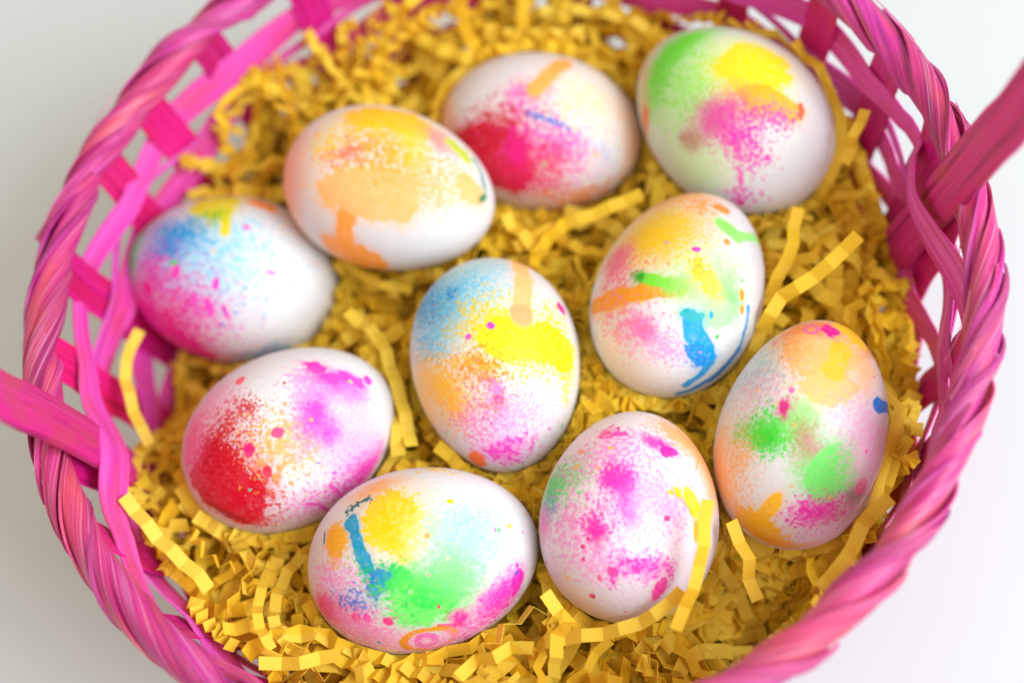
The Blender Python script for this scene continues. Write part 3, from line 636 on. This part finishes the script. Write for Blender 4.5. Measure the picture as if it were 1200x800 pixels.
# ------------------------------------------------------------------ crinkled paper strips
elist = list(egg_data.values())
def behind_egg_front(P, e, grow=0.0):
    """True where a point lies between the camera and an egg"""
    D = norm(P - CAM); L = (P - e['C']) @ e['R']; Dl = D @ e['R']
    sc3 = np.array([e['a'] + grow, e['b'] + grow, e['b'] + grow]); A = L / sc3; Bd = Dl / sc3
    a = (Bd * Bd).sum(1); b = (A * Bd).sum(1); c = (A * A).sum(1) - 1
    disc = b * b - a * c
    return (disc > 0) & ((-b + np.sqrt(np.maximum(disc, 0))) > 0)
def push(P, margin):
    for e in elist:
        q = egg_q(P, e, margin); ins = q < 1
        if ins.any(): P[ins] = e['C'] + (P[ins] - e['C']) / np.maximum(q[ins], 0.2)[:, None]
    r = np.hypot(P[:, 0], P[:, 1]); lim = wall_r(P[:, 2]) - 0.0045
    o = r > lim
    if o.any(): P[o, :2] *= (lim[o] / r[o])[:, None]
    P[:, 2] = np.maximum(P[:, 2], 0.007)
    return P
def strip_mesh(P, Nn, width, amp, thick=0.00022, phase=0):
    n = len(P); T = np.gradient(P, axis=0); T = norm(T)
    Nn = norm(Nn - (Nn * T).sum(1, keepdims=True) * T); B = np.cross(T, Nn)
    z = np.where((np.arange(n) + phase) % 2 == 0, 1.0, -1.0)[:, None] * amp[:, None]
    C = P + Nn * z
    h = thick / 2
    ring = [C - B * width / 2 + Nn * h, C + B * width / 2 + Nn * h, C + B * width / 2 - Nn * h, C - B * width / 2 - Nn * h]
    V = np.stack(ring, 1).reshape(-1, 3); Fc = []
    for i in range(n - 1):
        a = i * 4; b = a + 4
        for j in range(4): Fc.append((a + j, a + (j + 1) % 4, b + (j + 1) % 4, b + j))
    Fc.append((3, 2, 1, 0)); e = (n - 1) * 4; Fc.append((e, e + 1, e + 2, e + 3))
    return V, Fc
def surface_z(r):
    return 0.060 + 0.012 * np.clip((r - 0.075) / 0.035, 0, 1)
DIPS = [(at_z(262, 178, 0.07), 0.015, -0.004), (at_z(335, 95, 0.07), 0.015, -0.007), (at_z(560, 30, 0.06), 0.02, -0.008), (at_z(180, 465, 0.05), 0.017, 0.034), (at_z(905, 745, 0.05), 0.015, 0.050), (at_z(1078, 330, 0.06), 0.014, 0.022), (at_z(1080, 440, 0.06), 0.014, 0.022), (at_z(1045, 225, 0.06), 0.014, 0.018), (at_z(1000, 660, 0.06), 0.012, 0.012)]
def dip(P):
    return sum(h * np.exp(-((P[..., 0] - c[0]) ** 2 + (P[..., 1] - c[1]) ** 2) / (2 * sg * sg)) for c, sg, h in DIPS)
strips = []     # (V, F, tint)
tries = 0
NSTRIP = 2600
while len(strips) < NSTRIP and tries < 30000:
    tries += 1
    fr = len(strips) / NSTRIP
    r0 = 0.106 * math.sqrt(rng.random()); a0 = rng.random() * 6.283
    zt = float(surface_z(r0)) - float(dip(np.array([r0 * math.cos(a0), r0 * math.sin(a0)])))
    z0 = zt - (1 - fr) ** 1.9 * (zt - 0.01) + rng.normal() * 0.0030
    n = int(rng.integers(7, 22)); seg = rng.uniform(0.0030, 0.0050); wd = rng.choice([0.0027, 0.0033, 0.0038, 0.0043]) * rng.uniform(0.92, 1.08)
    if rng.random() < 0.06: wd *= 0.35
    hd = rng.random() * 6.283; el = rng.normal() * 0.22; P = [np.array([r0 * math.cos(a0), r0 * math.sin(a0), z0])]
    cv = rng.normal() * 0.10; ev = rng.normal() * 0.05
    for i in range(n):
        hd += cv + rng.normal() * 0.10; el += ev + rng.normal() * 0.08 - 0.05 * el
        P.append(P[-1] + seg * np.array([math.cos(hd) * math.cos(el), math.sin(hd) * math.cos(el), math.sin(el)]))
    P = np.array(P); P = push(P, 0.0022)
    zlim = surface_z(np.hypot(P[:, 0], P[:, 1])) - dip(P) + (0.011 if fr > 0.92 else 0.006)
    P[:, 2] = np.minimum(P[:, 2], zlim); P = push(P, 0.0022)
    P[1:-1] = 0.5 * P[1:-1] + 0.25 * (P[:-2] + P[2:]); P = push(P, 0.0018)
    if any(behind_egg_front(P, e, 0.0008).any() for e in elist): continue
    th = rng.normal() * 0.75; Nn = np.zeros_like(P); T = norm(np.gradient(P, axis=0)); up = np.array([0, 0, 1.0])
    sdv = norm(np.cross(T, up + 1e-3)); nn = norm(np.cross(sdv, T))
    th = th + np.cumsum(rng.normal(size=len(P)) * 0.07)
    Nn = nn * np.cos(th)[:, None] + sdv * np.sin(th)[:, None]
    amp = rng.uniform(0.0008, 0.0019) * rng.uniform(0.5, 1.3, len(P))
    V, Fc = strip_mesh(P, Nn, wd, amp, phase=int(rng.integers(2)))
    for e in elist:
        q = egg_q(V, e, 0.0002); ins = q < 1
        if ins.any(): V[ins] = e['C'] + (V[ins] - e['C']) / q[ins][:, None]
    strips.append((V, Fc, rng.random()))
print('strips', len(strips), 'tries', tries)

# strips the photograph shows singly: pixel track with the height of each point above the table
HERO = [
 ('yellow crinkled strip sticking up bright beside the egg with the blue drip', [(1006, 276, .088), (985, 297, .086), (962, 318, .084), (938, 335, .082), (912, 352, .079), (893, 388, .074)], .0046, .0009),
 ('yellow crinkled strip lying against the weave below the left handle foot', [(145, 582, .088), (163, 603, .086), (182, 626, .085), (204, 648, .083), (226, 668, .080), (246, 690, .077)], .0046, .0008),
 ('long pale yellow strip hanging down the wall beside the blue and magenta egg', [(163, 388, .074), (150, 415, .075), (147, 440, .076), (153, 468, .076), (162, 495, .075), (176, 520, .073)], .0040, .0005),
 ('thin yellow strip curling up against the pink wall above the peach egg', [(312, 84, .080), (283, 88, .083), (266, 96, .085), (262, 112, .085), (250, 128, .084), (264, 148, .080), (262, 166, .077)], .0030, .0007),
 ('short yellow strip standing upright in front of the far wall gaps', [(354, 24, .088), (362, 38, .086), (368, 52, .082), (380, 66, .076)], .0032, .0006),
 ('yellow strip leaning upright over the cracked egg', [(829, 586, .097), (826, 620, .096), (822, 655, .093), (815, 682, .090), (806, 706, .088), (792, 735, .084)], .0038, .0006),
 ('long yellow strip curved below the cracked egg', [(800, 690, .086), (786, 706, .084), (764, 722, .081), (738, 734, .078), (706, 742, .076), (672, 746, .074), (640, 752, .072)], .0042, .0006),
 ('bright yellow strip with squared folds tucked under the rolled rim', [(1040, 586, .080), (1022, 603, .081), (1008, 618, .082), (1004, 636, .083), (990, 655, .084), (975, 676, .085), (958, 692, .086)], .0044, .0013),
 ('yellow strip hanging beside the egg with the blue drip', [(934, 246, .078), (930, 272, .078), (926, 300, .077), (912, 322, .075), (902, 348, .073)], .0042, .0008),
 ('flat yellow strip lying below the crimson splattered egg', [(752, 228, .072), (722, 240, .072), (694, 252, .072), (664, 262, .071), (634, 274, .070), (604, 290, .069)], .0044, .0005),
 ('long yellow strip running down beside the egg in the middle', [(408, 368, .070), (432, 384, .072), (448, 402, .073), (458, 432, .073), (468, 462, .072), (476, 492, .071), (482, 524, .070)], .0044, .0007),
 ('zigzag yellow strip standing before the dark wall near the green egg', [(1012, 128, .086), (1010, 143, .084), (998, 158, .082), (1000, 174, .079), (990, 190, .076)], .0036, .0010),
 ('short square-ended yellow strip under the egg with the teal streak', [(306, 778, .081), (330, 776, .081), (352, 778, .080), (372, 770, .080), (398, 768, .078)], .0042, .0010),
 ('yellow strip folded beside the orange ended egg', [(856, 614, .080), (868, 632, .080), (876, 654, .079), (880, 684, .077), (884, 700, .074)], .0040, .0010),
 ('upright yellow strip between the teal streaked egg and the cracked egg', [(640, 700, .080), (652, 712, .081), (668, 720, .080), (654, 744, .078), (650, 768, .076)], .0042, .0011),
 ('yellow strip with sharp folds low beside the teal streaked egg', [(538, 792, .080), (560, 770, .081), (580, 772, .081), (600, 756, .080), (624, 762, .079)], .0040, .0016),
]
hero_items = []
for label, pts, wd, amp in HERO:
    Q = np.array([at_z(x, y, z) for x, y, z in pts]); Qs = catmull(Q, 8)
    L = np.r_[0, np.cumsum(np.linalg.norm(np.diff(Qs, axis=0), axis=1))]; nseg = max(4, int(L[-1] / 0.0047))
    t = np.linspace(0, L[-1], nseg + 1); P = np.stack([np.interp(t, L, Qs[:, i]) for i in range(3)], 1)
    P = push(P, 0.0009)
    T = norm(np.gradient(P, axis=0)); face = norm(CAM - P) * 0.75 + np.array([0.35, 0, 0.4]); 
    am = np.full(len(P), amp * 1.5) * rng.uniform(0.6, 1.3, len(P))
    V, Fc = strip_mesh(P, face, wd * 0.82, am)
    for e in elist:
        q = egg_q(V, e, 0.0002); ins = q < 1
        if ins.any(): V[ins] = e['C'] + (V[ins] - e['C']) / q[ins][:, None]
    hero_items.append((label, V, Fc))

# which strips show: splat all of them into a coarse depth grid seen from the photograph's side
G = 5.0; W_, H_ = int(1200 / G), int(800 / G)
zb = np.full((H_, W_), 9.0); idb = np.full((H_, W_), -1)
for i, (V, Fc, t) in enumerate(strips):
    R4 = V.reshape(-1, 4, 3); S = []
    for u in (0.15, 0.5, 0.85):
        row = R4[:, 0] * (1 - u) + R4[:, 1] * u
        for w_ in (0.0, 0.33, 0.66): S.append(row[:-1] * (1 - w_) + row[1:] * w_)
    S = np.concatenate(S); x, y, z = project(S); xi = (x / G).astype(int); yi = (y / G).astype(int)
    for a, b, c in zip(xi, yi, z):
        if 0 <= a < W_ and 0 <= b < H_ and c < zb[b, a]: zb[b, a] = c; idb[b, a] = i
cnt = np.bincount(idb[idb >= 0], minlength=len(strips)); order = np.argsort(-cnt)
single = [i for i in order[:270] if cnt[i] > 3]; sset = set(single)
GRP = 'yellow crinkle paper strips filling the basket'
def set_tint(o, tints):
    at = o.data.attributes.new('tint', 'FLOAT', 'POINT'); at.data.foreach_set('value', np.asarray(tints, dtype=np.float32))
def strip_obj(V, Fc, tint, label):
    c0 = V.mean(0); o = mesh_obj('paper_strip', V - c0, Fc, M_PAPER, smooth=False, loc=c0)
    set_tint(o, np.full(len(V), tint)); tag(o, label, 'paper strip', GRP); return o
SHORT = {'A': 'blue and magenta egg', 'B': 'peach orange egg', 'C': 'crimson splattered egg', 'D': 'green sided egg', 'E': 'middle egg', 'F': 'blue drip egg',
         'G': 'two green blots egg', 'H': 'red splattered egg', 'I': 'teal streak egg', 'J': 'cracked egg'}
for i in single:                                 # say which nest gap a strip lies in
    m = strips[i][0].mean(0); ds = sorted((float(np.linalg.norm((m - e['C'])[:2])) - e['b'], kk) for kk, e in egg_data.items())
    wall = wall_r(m[2]) - math.hypot(m[0], m[1])
    if wall < ds[1][0]: lb = 'yellow crinkle paper strip between the %s and the basket wall' % SHORT[ds[0][1]]
    else: lb = 'yellow crinkle paper strip between the %s and the %s' % tuple(SHORT[q] for q in sorted((ds[0][1], ds[1][1])))
    strip_obj(*strips[i], lb)
for label, V, Fc in hero_items: strip_obj(V, Fc, rng.random(), label)
VV, FF, TT, b0 = [], [], [], 0
for i, (V, Fc, t) in enumerate(strips):
    if i in sset: continue
    VV.append(V); FF += [tuple(q + b0 for q in f) for f in Fc]; TT += [t] * len(V); b0 += len(V)
o = mesh_obj('paper_shred', np.concatenate(VV), FF, M_PAPER, smooth=False); set_tint(o, TT)
tag(o, 'deep tangled mass of yellow crinkle paper shred in the basket', 'paper shred', kind='stuff')

# ------------------------------------------------------------------ printed scrap glimpsed through the weave
k = NT('printed_scrap'); tc = k.new('ShaderNodeTexCoord')
n1 = k.noise(tc.outputs['Object'], 90, 2).outputs[0]
c = k.ramp(n1, [(0.38, lin((240, 170, 215))), (0.44, lin((20, 120, 205))), (0.58, lin((40, 160, 225))), (0.66, lin((235, 240, 245)))])
k.link(c, k.bsdf.inputs['Base Color']); k.bsdf.inputs['Roughness'].default_value = 0.5
ca = math.atan2(-0.0854, 0.0443); er = np.array([math.cos(ca), math.sin(ca), 0]); et = np.array([-math.sin(ca), math.cos(ca), 0])
V = [er * r + et * t + np.array([0, 0, z]) for z in (0.0012, 0.0016) for r, t in ((0.0895, -0.020), (0.100, -0.020), (0.100, 0.010), (0.0895, 0.010))]
V = np.array(V); c0 = V.mean(0) * [1, 1, 0]
o = mesh_obj('paper_scrap', V - c0, [(3, 2, 1, 0), (4, 5, 6, 7), (0, 1, 5, 4), (1, 2, 6, 5), (2, 3, 7, 6), (3, 0, 4, 7)], k.m, smooth=False, loc=c0)
tag(o, 'blue, pink and white printed scrap glimpsed through the gaps in the basket weave', 'paper scrap')
print('TOTAL tris', sum(len(p.vertices) - 2 for ob in bpy.data.objects if ob.type == 'MESH' for p in ob.data.polygons))
